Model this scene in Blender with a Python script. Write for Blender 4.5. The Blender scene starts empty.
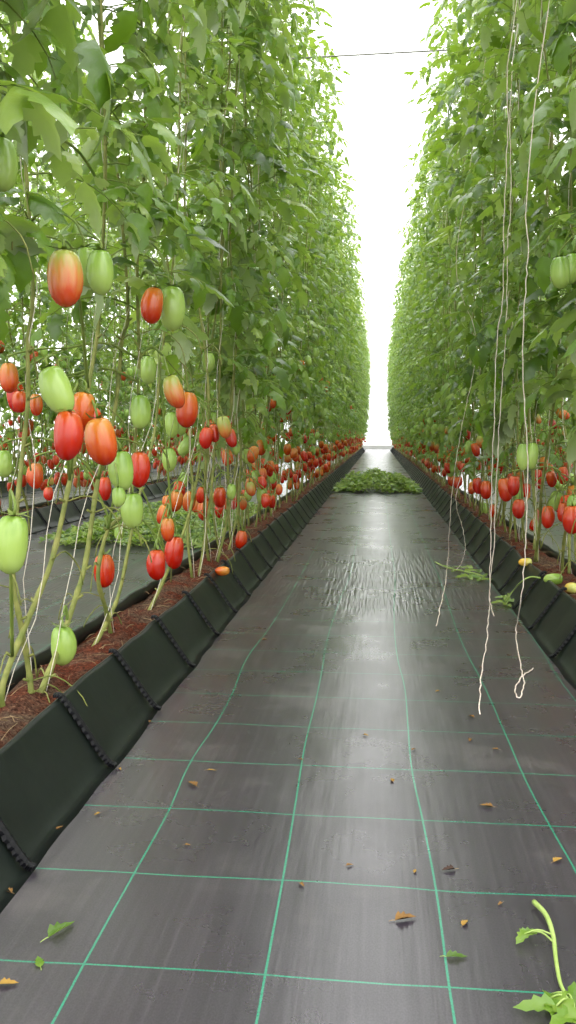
import bpy, math, random
from mathutils import Vector, Matrix

PI = math.pi
C = bpy.context.scene.collection
SC = bpy.context.scene

# ------------------------------------------------------------------ camera
CAM_H, FPX = 0.72, 850.0
PITCH = math.atan(77 / FPX)
YAW = math.atan(90 / FPX * math.cos(PITCH))
CAM = Vector((0, 0, CAM_H))
FWD = Vector((-math.sin(YAW) * math.cos(PITCH), math.cos(YAW) * math.cos(PITCH), -math.sin(PITCH)))
RGT = Vector((math.cos(YAW), math.sin(YAW), 0))
UPV = RGT.cross(FWD)

cd = bpy.data.cameras.new('camera')
cam = bpy.data.objects.new('camera', cd)
C.objects.link(cam)
cam.location = CAM
cam.rotation_euler = (PI / 2 - PITCH, 0, YAW)
cd.sensor_fit = 'VERTICAL'
cd.sensor_height = 24
cd.lens = 24 * FPX / 1024
cd.clip_start = 0.05
cd.clip_end = 200
SC.camera = cam


def ray(px, py):
    return (FWD + RGT * ((px - 288) / FPX) - UPV * ((py - 512) / FPX)).normalized()


def on_z(px, py, z=0.0):
    d = ray(px, py)
    return CAM + d * ((z - CAM.z) / d.z)


def on_x(px, py, x):
    d = ray(px, py)
    return CAM + d * (x / d.x)


def on_y(px, py, y):
    d = ray(px, py)
    return CAM + d * (y / d.y)


# ------------------------------------------------------------------ object helpers
def link(name, me, parent=None):
    o = bpy.data.objects.new(name, me)
    C.objects.link(o)
    if parent:
        o.parent = parent
    return o


def tag(o, label=None, cat=None, group=None, kind=None):
    if label:
        o['label'] = label
    if cat:
        o['category'] = cat
    if group:
        o['group'] = group
    if kind:
        o['kind'] = kind
    return o


class MB:
    """collects faces for one mesh; r is a per-vertex random value"""

    def __init__(self):
        self.v, self.f, self.m, self.r = [], [], [], []

    def add(self, vs, fs, mat=0, r=0.5):
        b = len(self.v)
        self.v.extend(tuple(x) for x in vs)
        self.r.extend([r] * len(vs))
        self.f.extend(tuple(b + i for i in f) for f in fs)
        self.m.extend([mat] * len(fs))

    def merge(self, o, mats):
        b = len(self.v)
        self.v.extend(o.v)
        self.r.extend(o.r)
        self.f.extend(tuple(b + i for i in f) for f in o.f)
        self.m.extend(mats[i] for i in o.m)

    def mesh(self, name, mats, smooth=True):
        me = bpy.data.meshes.new(name)
        me.from_pydata(self.v, [], self.f)
        for m in mats:
            me.materials.append(m)
        me.polygons.foreach_set('material_index', self.m)
        if smooth:
            me.polygons.foreach_set('use_smooth', [True] * len(self.f))
        a = me.attributes.new('rnd', 'FLOAT', 'POINT')
        a.data.foreach_set('value', self.r)
        me.update()
        return me


def smooth_path(pts, n=4):
    if len(pts) < 3:
        return [Vector(p) for p in pts]
    P = [Vector(p) for p in pts]
    P = [P[0] * 2 - P[1]] + P + [P[-1] * 2 - P[-2]]
    out = []
    for i in range(1, len(P) - 2):
        a, b, c, d = P[i - 1:i + 3]
        for k in range(n):
            t = k / n
            out.append(0.5 * ((2 * b) + (c - a) * t + (2 * a - 5 * b + 4 * c - d) * t * t + (3 * b - a - 3 * c + d) * t ** 3))
    out.append(P[-2].copy())
    return out


def tube(mb, pts, rad, sides=6, mat=0, r=0.5, cap=True):
    pts = [Vector(p) for p in pts]
    n = len(pts)
    if not hasattr(rad, '__len__'):
        rad = [rad] * n
    vs, fs = [], []
    up = None
    for i, p in enumerate(pts):
        t = (pts[min(i + 1, n - 1)] - pts[max(i - 1, 0)])
        if t.length < 1e-9:
            t = Vector((0, 0, 1))
        t.normalize()
        if up is None:
            up = Vector((1, 0, 0)) if abs(t.x) < 0.8 else Vector((0, 1, 0))
        u = (up - t * up.dot(t))
        if u.length < 1e-5:
            u = t.orthogonal()
        u.normalize()
        up = u
        w = t.cross(u)
        for k in range(sides):
            a = 2 * PI * k / sides
            vs.append(p + (u * math.cos(a) + w * math.sin(a)) * rad[i])
    for i in range(n - 1):
        for k in range(sides):
            k2 = (k + 1) % sides
            fs.append((i * sides + k, i * sides + k2, (i + 1) * sides + k2, (i + 1) * sides + k))
    if cap:
        fs.append(tuple(range(sides - 1, -1, -1)))
        fs.append(tuple((n - 1) * sides + k for k in range(sides)))
    mb.add(vs, fs, mat, r)


# ------------------------------------------------------------------ materials
def new_mat(name):
    m = bpy.data.materials.new(name)
    m.use_nodes = True
    nt = m.node_tree
    nt.nodes.clear()
    out = nt.nodes.new('ShaderNodeOutputMaterial')
    return m, nt, out


class NT:
    def __init__(self, nt):
        self.nt = nt

    def n(self, t, **kw):
        o = self.nt.nodes.new(t)
        for k, v in kw.items():
            setattr(o, k, v)
        return o

    def l(self, a, b):
        self.nt.links.new(a, b)

    def put(self, sock, v):
        if hasattr(v, 'is_linked') or hasattr(v, 'links'):
            self.l(v, sock)
        else:
            sock.default_value = v

    def math(self, op, a, b=None, c=None, clamp=False):
        o = self.n('ShaderNodeMath', operation=op, use_clamp=clamp)
        self.put(o.inputs[0], a)
        if b is not None:
            self.put(o.inputs[1], b)
        if c is not None:
            self.put(o.inputs[2], c)
        return o.outputs[0]

    def mix(self, f, a, b):
        o = self.n('ShaderNodeMix', data_type='RGBA')
        self.put(o.inputs[0], f)
        self.put(o.inputs[6], a)
        self.put(o.inputs[7], b)
        return o.outputs[2]

    def noise(self, vec, scale, detail=2, rough=0.5):
        o = self.n('ShaderNodeTexNoise')
        o.inputs['Scale'].default_value = scale
        o.inputs['Detail'].default_value = detail
        o.inputs['Roughness'].default_value = rough
        if vec is not None:
            self.l(vec, o.inputs['Vector'])
        return o.outputs[0]

    def maprange(self, v, a, b, c=0.0, d=1.0, smooth=False):
        o = self.n('ShaderNodeMapRange')
        if smooth:
            o.interpolation_type = 'SMOOTHSTEP'
        self.put(o.inputs[0], v)
        for i, x in enumerate((a, b, c, d)):
            o.inputs[i + 1].default_value = x
        return o.outputs[0]

    def mapping(self, vec, scale):
        o = self.n('ShaderNodeMapping')
        self.l(vec, o.inputs[0])
        o.inputs['Scale'].default_value = scale
        return o.outputs[0]

    def bump(self, h, strength, dist):
        o = self.n('ShaderNodeBump')
        o.inputs['Strength'].default_value = strength
        o.inputs['Distance'].default_value = dist
        self.l(h, o.inputs['Height'])
        return o.outputs[0]

    def bsdf(self, color=None, rough=0.5, spec=0.5, normal=None):
        o = self.n('ShaderNodeBsdfPrincipled')
        if color is not None:
            self.put(o.inputs['Base Color'], color)
        self.put(o.inputs['Roughness'], rough)
        o.inputs['Specular IOR Level'].default_value = spec
        if normal is not None:
            self.l(normal, o.inputs['Normal'])
        return o


def rgba(r, g, b):
    return (r, g, b, 1.0)


def srgb(r, g, b):
    def f(c):
        c /= 255
        return c / 12.92 if c <= 0.04045 else ((c + 0.055) / 1.055) ** 2.4
    return (f(r), f(g), f(b), 1.0)


def mat_simple(name, c1, c2, scale=20, rough=0.5, spec=0.4, bump=0.0, bdist=0.002):
    m, nt, out = new_mat(name)
    N = NT(nt)
    tc = N.n('ShaderNodeTexCoord').outputs['Object']
    nz = N.noise(tc, scale, 3)
    col = N.mix(N.maprange(nz, 0.3, 0.7), c1, c2)
    nrm = N.bump(nz, bump, bdist) if bump else None
    b = N.bsdf(col, rough, spec, nrm)
    N.l(b.outputs[0], out.inputs[0])
    return m


def mat_leaf(name, dark, mid, light, under, trans, transcol):
    m, nt, out = new_mat(name)
    N = NT(nt)
    at = N.n('ShaderNodeAttribute', attribute_name='rnd').outputs['Fac']
    oi = N.n('ShaderNodeObjectInfo').outputs['Random']
    tc = N.n('ShaderNodeTexCoord').outputs['Object']
    nz = N.noise(tc, 22, 2)
    v = N.math('ADD', N.math('MULTIPLY', at, 0.8), N.math('MULTIPLY', nz, 0.35))
    v = N.math('ADD', v, N.math('MULTIPLY', oi, 0.08))
    v = N.math('SUBTRACT', v, 0.12)
    ramp = N.n('ShaderNodeValToRGB')
    e = ramp.color_ramp.elements
    e[0].position, e[0].color = 0.05, dark
    e[1].position, e[1].color = 0.93, light
    k = ramp.color_ramp.elements.new(0.5)
    k.color = mid
    k = ramp.color_ramp.elements.new(1.0)
    k.color = srgb(170, 165, 60)
    N.l(v, ramp.inputs[0])
    back = N.n('ShaderNodeNewGeometry').outputs['Backfacing']
    col = N.mix(N.math('MULTIPLY', back, 0.85), ramp.outputs[0], under)
    nrm = N.bump(N.noise(tc, 90, 2), 0.35, 0.004)
    b = N.bsdf(col, 0.33, 0.6, nrm)
    t = N.n('ShaderNodeBsdfTranslucent')
    N.l(N.mix(0.45, ramp.outputs[0], transcol), t.inputs[0])
    ms = N.n('ShaderNodeMixShader')
    ms.inputs[0].default_value = trans
    N.l(b.outputs[0], ms.inputs[1])
    N.l(t.outputs[0], ms.inputs[2])
    N.l(ms.outputs[0], out.inputs[0])
    return m


def mat_tomato(name, tip, body, shoulder, lo, hi):
    """tip / body / shoulder colours along the fruit (object z runs 0 at the stalk to -1 at the tip, times the length)"""
    m, nt, out = new_mat(name)
    N = NT(nt)
    gen = N.n('ShaderNodeTexCoord').outputs['Generated']
    sp = N.n('ShaderNodeSeparateXYZ')
    N.l(gen, sp.inputs[0])
    oi = N.n('ShaderNodeObjectInfo').outputs['Random']
    nz = N.noise(N.mapping(gen, (5, 5, 1.2)), 1.6, 3)
    z = N.math('ADD', sp.outputs[2], N.math('MULTIPLY', N.math('SUBTRACT', nz, 0.5), 0.5))
    z = N.math('ADD', z, N.math('MULTIPLY', N.math('SUBTRACT', oi, 0.5), 0.35))
    ramp = N.n('ShaderNodeValToRGB')
    e = ramp.color_ramp.elements
    e[0].position, e[0].color = lo, tip
    e[1].position, e[1].color = hi, shoulder
    k = ramp.color_ramp.elements.new((lo + hi) / 2)
    k.color = body
    N.l(z, ramp.inputs[0])
    b = N.bsdf(ramp.outputs[0], 0.2, 0.6)
    b.inputs['Subsurface Weight'].default_value = 0.0
    N.l(b.outputs[0], out.inputs[0])
    return m


M = {}
M['leaf'] = mat_leaf('tomato_leaf', srgb(38, 66, 22), srgb(96, 132, 38), srgb(162, 180, 86), srgb(156, 168, 126), 0.40, srgb(170, 206, 44))
M['stem'] = mat_simple('green_stem', srgb(92, 116, 44), srgb(128, 142, 66), 18, 0.5, 0.35, 0.4, 0.002)
M['old_stem'] = mat_simple('woody_stem', srgb(92, 104, 44), srgb(136, 136, 74), 30, 0.6, 0.3, 0.5, 0.002)
M['twine'] = mat_simple('white_twine', srgb(226, 220, 206), srgb(196, 184, 168), 120, 0.8, 0.1)
M['pink_twine'] = mat_simple('aged_twine', srgb(236, 224, 212), srgb(208, 188, 176), 60, 0.8, 0.1)
M['red'] = mat_tomato('ripe_tomato', srgb(170, 20, 5), srgb(184, 44, 9), srgb(188, 86, 26), 0.1, 1.0)
M['orange'] = mat_tomato('orange_tomato', srgb(176, 44, 8), srgb(196, 86, 22), srgb(190, 124, 46), 0.1, 0.95)
M['breaker'] = mat_tomato('turning_tomato', srgb(190, 70, 28), srgb(188, 122, 56), srgb(148, 156, 70), 0.1, 0.85)
M['green'] = mat_tomato('unripe_tomato', srgb(160, 184, 92), srgb(144, 172, 78), srgb(108, 142, 50), 0.1, 1.0)
M['panel'] = mat_simple('black_plastic', srgb(15, 20, 18), srgb(23, 29, 26), 7, 0.42, 0.25, 0.25, 0.01)
M['clip'] = mat_simple('black_clip', srgb(6, 6, 10), srgb(11, 11, 16), 30, 0.5, 0.25)
M['wire'] = mat_simple('steel_wire', srgb(150, 150, 148), srgb(180, 180, 176), 40, 0.4, 0.5)
M['cable'] = mat_simple('weathered_cable', srgb(120, 118, 112), srgb(140, 138, 130), 40, 0.6, 0.3)
M['dry'] = mat_simple('dry_leaf', srgb(124, 92, 50), srgb(84, 58, 32), 60, 0.7, 0.2)
M['ochre'] = mat_simple('yellow_leaf', srgb(150, 120, 56), srgb(122, 88, 40), 60, 0.6, 0.2)
M['dark_dry'] = mat_simple('dark_dry_leaf', srgb(66, 48, 40), srgb(46, 34, 30), 60, 0.7, 0.2)
M['yellow_fruit'] = mat_tomato('yellow_tomato', srgb(232, 170, 50), srgb(230, 190, 80), srgb(200, 200, 110), 0.1, 1.0)
M['cut_stem'] = mat_simple('cut_green_stem', srgb(128, 152, 72), srgb(154, 174, 98), 40, 0.45, 0.35)
M['straw'] = mat_simple('straw', srgb(160, 136, 104), srgb(112, 88, 64), 40, 0.8, 0.1)


def mat_soil():
    m, nt, out = new_mat('coir_soil')
    N = NT(nt)
    tc = N.n('ShaderNodeTexCoord').outputs['Object']
    a = N.noise(tc, 7, 4, 0.6)
    b = N.noise(tc, 120, 4, 0.7)
    c1 = N.mix(N.maprange(a, 0.42, 0.6), srgb(138, 70, 46), srgb(128, 106, 88))
    c2 = N.mix(N.maprange(b, 0.35, 0.68), srgb(54, 30, 24), c1)
    c3 = N.mix(N.maprange(b, 0.62, 0.75), c2, srgb(178, 150, 124))
    bs = N.bsdf(c3, 0.95, 0.1, N.bump(b, 1.0, 0.02))
    N.l(bs.outputs[0], out.inputs[0])
    return m


M['soil'] = mat_soil()


def interp(tab, y):
    if y <= tab[0][0]:
        return tab[0][1]
    for (a, va), (b, vb) in zip(tab, tab[1:]):
        if y <= b:
            return va + (vb - va) * (y - a) / (b - a)
    return tab[-1][1]


def mat_floor():
    m, nt, out = new_mat('woven_ground_cover')
    N = NT(nt)
    pos = N.n('ShaderNodeNewGeometry').outputs['Position']
    sp = N.n('ShaderNodeSeparateXYZ')
    N.l(pos, sp.inputs[0])
    X, Y = sp.outputs[0], sp.outputs[1]
    # woven lines that run along the aisle: traced wander of each one
    lines = [
        [(52, 1024), (85, 962), (136, 870), (168, 812), (190, 763), (217, 722), (232, 694), (246, 660), (270, 627), (288, 598), (311, 556)],
        [(257, 1020), (266, 970), (283, 878), (296, 800), (305, 745), (315, 704), (322, 670), (326, 645), (338, 605), (350, 575)],
        [(455, 1024), (449, 985), (436, 890), (423, 822), (412, 770), (408, 727), (405, 690), (397, 655), (394, 605), (395, 580)],
        [(576, 872), (555, 835), (528, 785), (508, 740), (485, 688), (463, 645), (450, 610), (440, 580)],
        [(575, 700), (560, 680), (538, 645), (515, 615), (503, 600)],
    ]
    Y0, Y1 = 0.8, 5.0
    t = N.maprange(Y, Y0, Y1)
    mask = None
    for ln in lines:
        tab = sorted((p.y, p.x) for p in (on_z(*q) for q in ln))
        nominal = sum(x for _, x in tab) / len(tab)
        fc = N.n('ShaderNodeFloatCurve')
        cv = fc.mapping.curves[0]
        ts = sorted(set([0.0, 1.0] + [min(1, max(0, (y - Y0) / (Y1 - Y0))) for y, _ in tab]))
        cv.points[0].location = (0.0, 0.5 + interp(tab, Y0) - nominal)
        cv.points[1].location = (1.0, 0.5 + interp(tab, Y1) - nominal)
        for q in ts[1:-1]:
            cv.points.new(q, 0.5 + interp(tab, Y0 + q * (Y1 - Y0)) - nominal)
        fc.mapping.update()
        N.l(t, fc.inputs[1])
        xc = N.math('ADD', fc.outputs[0], nominal - 0.5)
        d = N.math('ABSOLUTE', N.math('SUBTRACT', X, xc))
        k = N.math('LESS_THAN', d, 0.0017)
        mask = k if mask is None else N.math('MAXIMUM', mask, k)
    # lines in the neighbouring aisles: plain grid
    gx = N.math('ABSOLUTE', N.math('SUBTRACT', N.math('FRACT', N.math('DIVIDE', N.math('ADD', X, 50), 0.245)), 0.5))
    gx = N.math('MULTIPLY', N.math('LESS_THAN', gx, 0.007), N.math('GREATER_THAN', N.math('ABSOLUTE', X), 0.62))
    mask = N.math('MAXIMUM', mask, gx)
    # lines across
    rows = [988, 890, 822, 770, 727, 700]
    xs = [449, 436, 423, 412, 408, 406]
    ys = [on_z(x, y).y for x, y in zip(xs, rows)]
    step = (ys[-1] - ys[0]) / 5
    wob = N.math('MULTIPLY', N.math('SUBTRACT', N.noise(pos, 2.2, 2), 0.5), 0.03)
    yy = N.math('ADD', Y, wob)
    g = N.math('FRACT', N.math('ADD', N.math('DIVIDE', N.math('SUBTRACT', yy, ys[0]), step), 20.5))
    g = N.math('ABSOLUTE', N.math('SUBTRACT', g, 0.5))
    mask = N.math('MAXIMUM', mask, N.math('LESS_THAN', g, 0.0016 / step))
    # weave, dust, creases
    weave = N.noise(N.mapping(pos, (420, 260, 1)), 1.0, 1)
    streak = N.noise(N.mapping(pos, (75, 4.5, 1)), 1.0, 2, 0.5)
    dust = N.noise(pos, 3.0, 5, 0.65)
    wrinkle = N.noise(N.mapping(pos, (7, 2.2, 1)), 1.0, 2)
    base = N.mix(N.maprange(weave, 0.3, 0.7), srgb(38, 35, 41), srgb(58, 52, 60))
    base = N.mix(N.math('MULTIPLY', N.maprange(dust, 0.55, 0.8), 0.3), base, srgb(128, 120, 118))
    band = N.noise(N.mapping(pos, (90, 2.0, 1)), 1.0, 2, 0.6)
    base = N.mix(N.math('MULTIPLY', N.maprange(band, 0.5, 0.75), 0.2), base, srgb(92, 86, 92))
    base = N.mix(N.math('MULTIPLY', N.maprange(band, 0.48, 0.3), 0.25), base, srgb(26, 24, 28))
    stitch = N.math('MULTIPLY', N.math('ADD', N.maprange(weave, 0.2, 0.8), 0.35, clamp=True), mask)
    col = N.mix(stitch, base, srgb(28, 124, 96))
    ruffle = N.math('MULTIPLY', N.maprange(Y, 3.2, 3.7, 0, 1, True), N.maprange(Y, 4.8, 5.6, 1, 0, True))
    h = N.math('MULTIPLY', streak, N.math('ADD', N.math('MULTIPLY', ruffle, 1.8), 0.2))
    h = N.math('ADD', h, N.math('MULTIPLY', wrinkle, 1.6))
    rough = N.maprange(dust, 0.3, 0.7, 0.24, 0.34)
    b = N.bsdf(col, rough, 0.85, N.bump(h, 0.22, 0.006))
    N.l(b.outputs[0], out.inputs[0])
    return m


M['floor'] = mat_floor()


def mat_film():
    m, nt, out = new_mat('greenhouse_film')
    N = NT(nt)
    tr = N.n('ShaderNodeBsdfTransparent')
    tr.inputs[0].default_value = rgba(0.97, 0.98, 0.98)
    tl = N.n('ShaderNodeBsdfTranslucent')
    tl.inputs[0].default_value = rgba(0.9, 0.92, 0.92)
    ms = N.n('ShaderNodeMixShader')
    pos = N.n('ShaderNodeNewGeometry').outputs['Position']
    N.l(N.maprange(N.noise(pos, 0.7, 3), 0.3, 0.7, 0.12, 0.22), ms.inputs[0])
    N.l(tr.outputs[0], ms.inputs[1])
    N.l(tl.outputs[0], ms.inputs[2])
    N.l(ms.outputs[0], out.inputs[0])
    return m


M['film'] = mat_film()

# ------------------------------------------------------------------ setting
HALF_W, Y_BACK, Y_FRONT = 6.4, 44.0, -4.0
EAVE, RIDGE = 4.6, 6.4


def grid_obj(name, vs, fs, mat, label=None):
    mb = MB()
    mb.add(vs, fs)
    o = link(name, mb.mesh(name, [mat], smooth=False))
    o['kind'] = 'structure'
    return o


grid_obj('floor', [(-HALF_W, Y_FRONT, 0), (HALF_W, Y_FRONT, 0), (HALF_W, Y_BACK, 0), (-HALF_W, Y_BACK, 0)], [(0, 1, 2, 3)], M['floor'])
for nm, x in (('wall_left', -HALF_W), ('wall_right', HALF_W)):
    grid_obj(nm, [(x, Y_FRONT, 0), (x, Y_BACK, 0), (x, Y_BACK, EAVE), (x, Y_FRONT, EAVE)], [(0, 1, 2, 3)], M['film'])
arc = [(-HALF_W + 2 * HALF_W * i / 16, EAVE + (RIDGE - EAVE) * math.sin(PI * i / 16)) for i in range(17)]
for nm, y in (('wall_back', Y_BACK), ('wall_front', Y_FRONT)):
    vs = [(-HALF_W, y, 0), (HALF_W, y, 0)] + [(x, y, z) for x, z in reversed(arc)]
    grid_obj(nm, vs, [tuple(range(len(vs)))], M['film'])
vs = [(x, y, z) for y in (Y_FRONT, Y_BACK) for x, z in arc]
grid_obj('ceiling', vs, [(i, i + 1, 18 + i, 17 + i) for i in range(16)], M['film'])
# low dark sill board along the foot of the end wall
mb = MB()
mb.add([(-HALF_W, Y_BACK - 0.10, 0), (HALF_W, Y_BACK - 0.10, 0), (HALF_W, Y_BACK - 0.03, 0), (-HALF_W, Y_BACK - 0.03, 0),
        (-HALF_W, Y_BACK - 0.10, 0.2), (HALF_W, Y_BACK - 0.10, 0.2), (HALF_W, Y_BACK - 0.03, 0.2), (-HALF_W, Y_BACK - 0.03, 0.2)],
       [(0, 1, 5, 4), (1, 2, 6, 5), (2, 3, 7, 6), (3, 0, 4, 7), (4, 5, 6, 7)])
o = link('baseboard_back', mb.mesh('baseboard_back', [M['wire']], False))
o['kind'] = 'structure'

# ------------------------------------------------------------------ troughs
BED_X = 0.78
BACK_X = 2.72
ROW_END = 42.0


def noise1(rng, n, amp):
    a = [rng.uniform(-amp, amp) for _ in range(n)]
    return [(a[max(0, i - 1)] + a[i] * 2 + a[min(n - 1, i + 1)]) / 4 for i in range(n)]


def side_panel(rng, side, y0, y1, step=0.065):
    """sloped plastic sheet with a rolled rim; side = +1 or -1 (direction the face looks in x)"""
    n = int((y1 - y0) / step) + 1
    prof = [(0.218, 0.0), (0.196, 0.006), (0.172, 0.045), (0.136, 0.10), (0.106, 0.143), (0.100, 0.150), (0.093, 0.148), (0.086, 0.118), (0.092, 0.100), (0.128, 0.092), (0.164, 0.040), (0.186, 0.001)]
    k = len(prof)
    wob = [noise1(rng, n, 0.008) for _ in range(3)]
    vs, fs = [], []
    for i in range(n):
        y = y0 + (y1 - y0) * i / (n - 1)
        bulge = 0.004 * math.sin((y - y0) / 0.39 * 2 * PI)
        for j, (x, z) in enumerate(prof):
            t = min(1, z / 0.15)
            dx = wob[0][i] * (1 - t) + wob[1][i] * t + bulge * math.sin(PI * t)
            dz = wob[2][i] * t * 0.8
            vs.append((side * (x + dx), y, max(0.0, z + dz)))
    for i in range(n - 1):
        for j in range(k):
            j2 = (j + 1) % k
            f = (i * k + j, i * k + j2, (i + 1) * k + j2, (i + 1) * k + j)
            fs.append(f if side < 0 else f[::-1])
    fs.append(tuple(range(k)))
    fs.append(tuple((n - 1) * k + j for j in range(k)))
    mb = MB()
    mb.add(vs, fs)
    return mb


def clip_mesh():
    """toothed strap that lies over the rim, down the sloped face and onto the ground (face looks to +x)"""
    path = smooth_path([(0.088, 0, 0.154), (0.104, 0, 0.152), (0.140, 0, 0.104), (0.178, 0, 0.048), (0.206, 0, 0.012), (0.222, 0, 0.004)], 8)
    vs, fs = [], []
    n = len(path)
    for i, p in enumerate(path):
        t = (path[min(n - 1, i + 1)] - path[max(0, i - 1)]).normalized()
        nrm = Vector((-t.z, 0, t.x))
        if nrm.z < 0:
            nrm = -nrm
        w = 0.0125 if i % 2 else 0.0085
        if i == n - 1:
            w = 0.003
        for s in (-1, 1):
            vs.append(p + Vector((0, s * w, 0)) + nrm * 0.001)
            vs.append(p + Vector((0, s * w * 0.75, 0)) + nrm * 0.0075)
        vs.append(p + nrm * 0.010)
    for i in range(n - 1):
        a, b = i * 5, (i + 1) * 5
        fs += [(a, a + 1, b + 1, b), (a + 1, a + 4, b + 4, b + 1), (a + 4, a + 3, b + 3, b + 4), (a + 3, a + 2, b + 2, b + 3), (a + 2, a, b, b + 2)]
    fs.append((0, 2, 3, 4, 1))
    e = (n - 1) * 5
    fs.append((e, e + 1, e + 4, e + 3, e + 2))
    mb = MB()
    mb.add(vs, fs)
    return mb.mesh('clip', [M['clip']], smooth=False)


CLIP = clip_mesh()


def trough(x, y0, y1, label, clips, seed, group=None):
    rng = random.Random(seed)
    e = bpy.data.objects.new('planting_trough', None)
    C.objects.link(e)
    e.location = (x, 0, 0)
    tag(e, label, 'trough', group)
    for s in (-1, 1):
        link('side_panel', side_panel(rng, s, y0, y1).mesh('side_panel', [M['panel']]), e)
    for s, ys in clips:
        for y in ys:
            o = link('clip', CLIP, e)
            o.location = (0, y, 0)
            o.rotation_euler = (0, 0, (0 if s > 0 else PI) + rng.uniform(-0.07, 0.07))
    return e


def soil(x, y0, y1, label, seed):
    rng = random.Random(seed)
    n, k = int((y1 - y0) / 0.03), 11
    mb = MB()
    vs, fs = [], []
    for i in range(n):
        y = y0 + (y1 - y0) * i / (n - 1)
        for j in range(k):
            u = j / (k - 1) * 2 - 1
            z = 0.108 + 0.020 * (1 - u * u) + rng.uniform(-0.006, 0.008) + 0.008 * math.sin(y * 9 + u * 3 + seed)
            vs.append((x + u * 0.091 + rng.uniform(-.003, .003) * (abs(u) < 0.99), y + rng.uniform(-.01, .01), z))
    for i in range(n - 1):
        for j in range(k - 1):
            fs.append((i * k + j, i * k + j + 1, (i + 1) * k + j + 1, (i + 1) * k + j))
    mb.add(vs, fs)
    # straw and dead leaf stalks lying on it
    for _ in range(int((min(y1, 14) - y0) * 26)):
        y = rng.uniform(y0, min(y1, 14))
        c = Vector((x + rng.uniform(-0.075, 0.075), y, 0.136 + rng.uniform(-.006, .008)))
        a = rng.uniform(0, PI)
        L = rng.uniform(0.02, 0.07)
        d = Vector((math.cos(a) * min(L, .05), math.sin(a) * L, rng.uniform(-.01, .012)))
        tube(mb, [c - d * .5, c + Vector((0, 0, .004)), c + d * .5], rng.uniform(.0006, .0015), 4, 1)
    o = link('coir_soil', mb.mesh('coir_soil', [M['soil'], M['straw']]))
    tag(o, label, 'soil', None, 'stuff')
    return o


cl = [on_z(32, 868).y, on_z(107, 768).y, on_z(155, 712).y, on_z(190, 668).y, on_z(218, 637).y]
cl = [cl[0] - 0.4] + cl + [cl[-1] + 0.385 * (i + 1) for i in range(92)]
cr = [on_z(554, 659).y, on_z(531, 631).y, on_z(516, 610).y, on_z(502, 592).y]
cr = [cr[0] - 0.76, cr[0] - 0.38] + cr + [cr[-1] + 0.385 * (i + 1) for i in range(92)]
cl = [y for y in cl if y < ROW_END - 0.2][:99]
cr = [y for y in cr if y < ROW_END - 0.2][:99]
trough(-BED_X, 0.4, ROW_END, 'long black plastic planting trough along the left edge of the aisle', [(1, cl)], 1)
trough(BED_X, 0.4, ROW_END, 'long black plastic planting trough along the right edge of the aisle', [(-1, cr)], 2)
cb = [2.0 + 0.39 * i for i in range(46)]
trough(-BACK_X, 1.5, 24, 'far black planting trough seen between bare stems of the left row', [(1, cb)], 3)
trough(BACK_X, 1.5, 24, 'far black planting trough seen between stems of the right row', [(-1, cb)], 4)
trough(-4.55, 2, 36, 'furthest black planting trough on the left, two rows over', [], 9)
trough(4.55, 2, 36, 'furthest black planting trough on the right, two rows over', [], 10)
soil(-BED_X, 0.42, ROW_END - .02, 'reddish brown growing medium with straw in the trough left of the aisle', 5)
soil(BED_X, 0.42, ROW_END - .02, 'reddish brown growing medium in the trough right of the aisle', 6)
soil(-BACK_X, 1.52, 23.98, 'growing medium in the far trough beyond the left row', 7)
soil(BACK_X, 1.52, 23.98, 'growing medium in the far trough beyond the right row', 8)

# ------------------------------------------------------------------ tomato fruit meshes
def lathe_tomato(seed, seg=20):
    rng = random.Random(seed)
    prof = [(0.0, -0.016), (0.06, -0.006), (0.125, -0.008), (0.195, -0.045), (0.245, -0.12), (0.282, -0.24), (0.303, -0.40), (0.300, -0.55), (0.276, -0.70), (0.230, -0.83), (0.160, -0.925), (0.08, -0.98), (0.0, -1.0)]
    wob = rng.uniform(0.96, 1.15)
    ph = rng.uniform(0, 6)
    bend = rng.uniform(-0.05, 0.05)
    rib = rng.uniform(0.01, 0.028)
    asym = rng.uniform(-0.1, 0.1)
    vs, fs = [], []
    n = len(prof)
    for i, (r, z) in enumerate(prof[1:-1]):
        for k in range(seg):
            a = 2 * PI * k / seg
            tt = -z
            rr = r * wob * (1 + rib * math.cos(4 * a + ph) * (1 - tt * .6)) * (1 + asym * (tt - .5))
            vs.append((rr * math.cos(a) + bend * math.sin(PI * tt), rr * math.sin(a) * 0.97, z))
    top = len(vs)
    vs.append((0, 0, prof[0][1]))
    vs.append((0, 0, prof[-1][1]))
    for i in range(n - 3):
        for k in range(seg):
            k2 = (k + 1) % seg
            fs.append((i * seg + k, (i + 1) * seg + k, (i + 1) * seg + k2, i * seg + k2))
    for k in range(seg):
        k2 = (k + 1) % seg
        fs.append((top, k, k2))
        fs.append((top + 1, (n - 3) * seg + k2, (n - 3) * seg + k))
    mb = MB()
    mb.add(vs, fs)
    return mb


COLS = ['red', 'orange', 'breaker', 'green']
FRUIT_MB = [lathe_tomato(40 + i) for i in range(4)]
FRUIT_LO = [lathe_tomato(40 + i, 8) for i in range(4)]
FRUIT = {(c, i): FRUIT_MB[i].mesh('tomato', [M[c]]) for c in COLS + ['yellow_fruit'] for i in range(4)}


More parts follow.
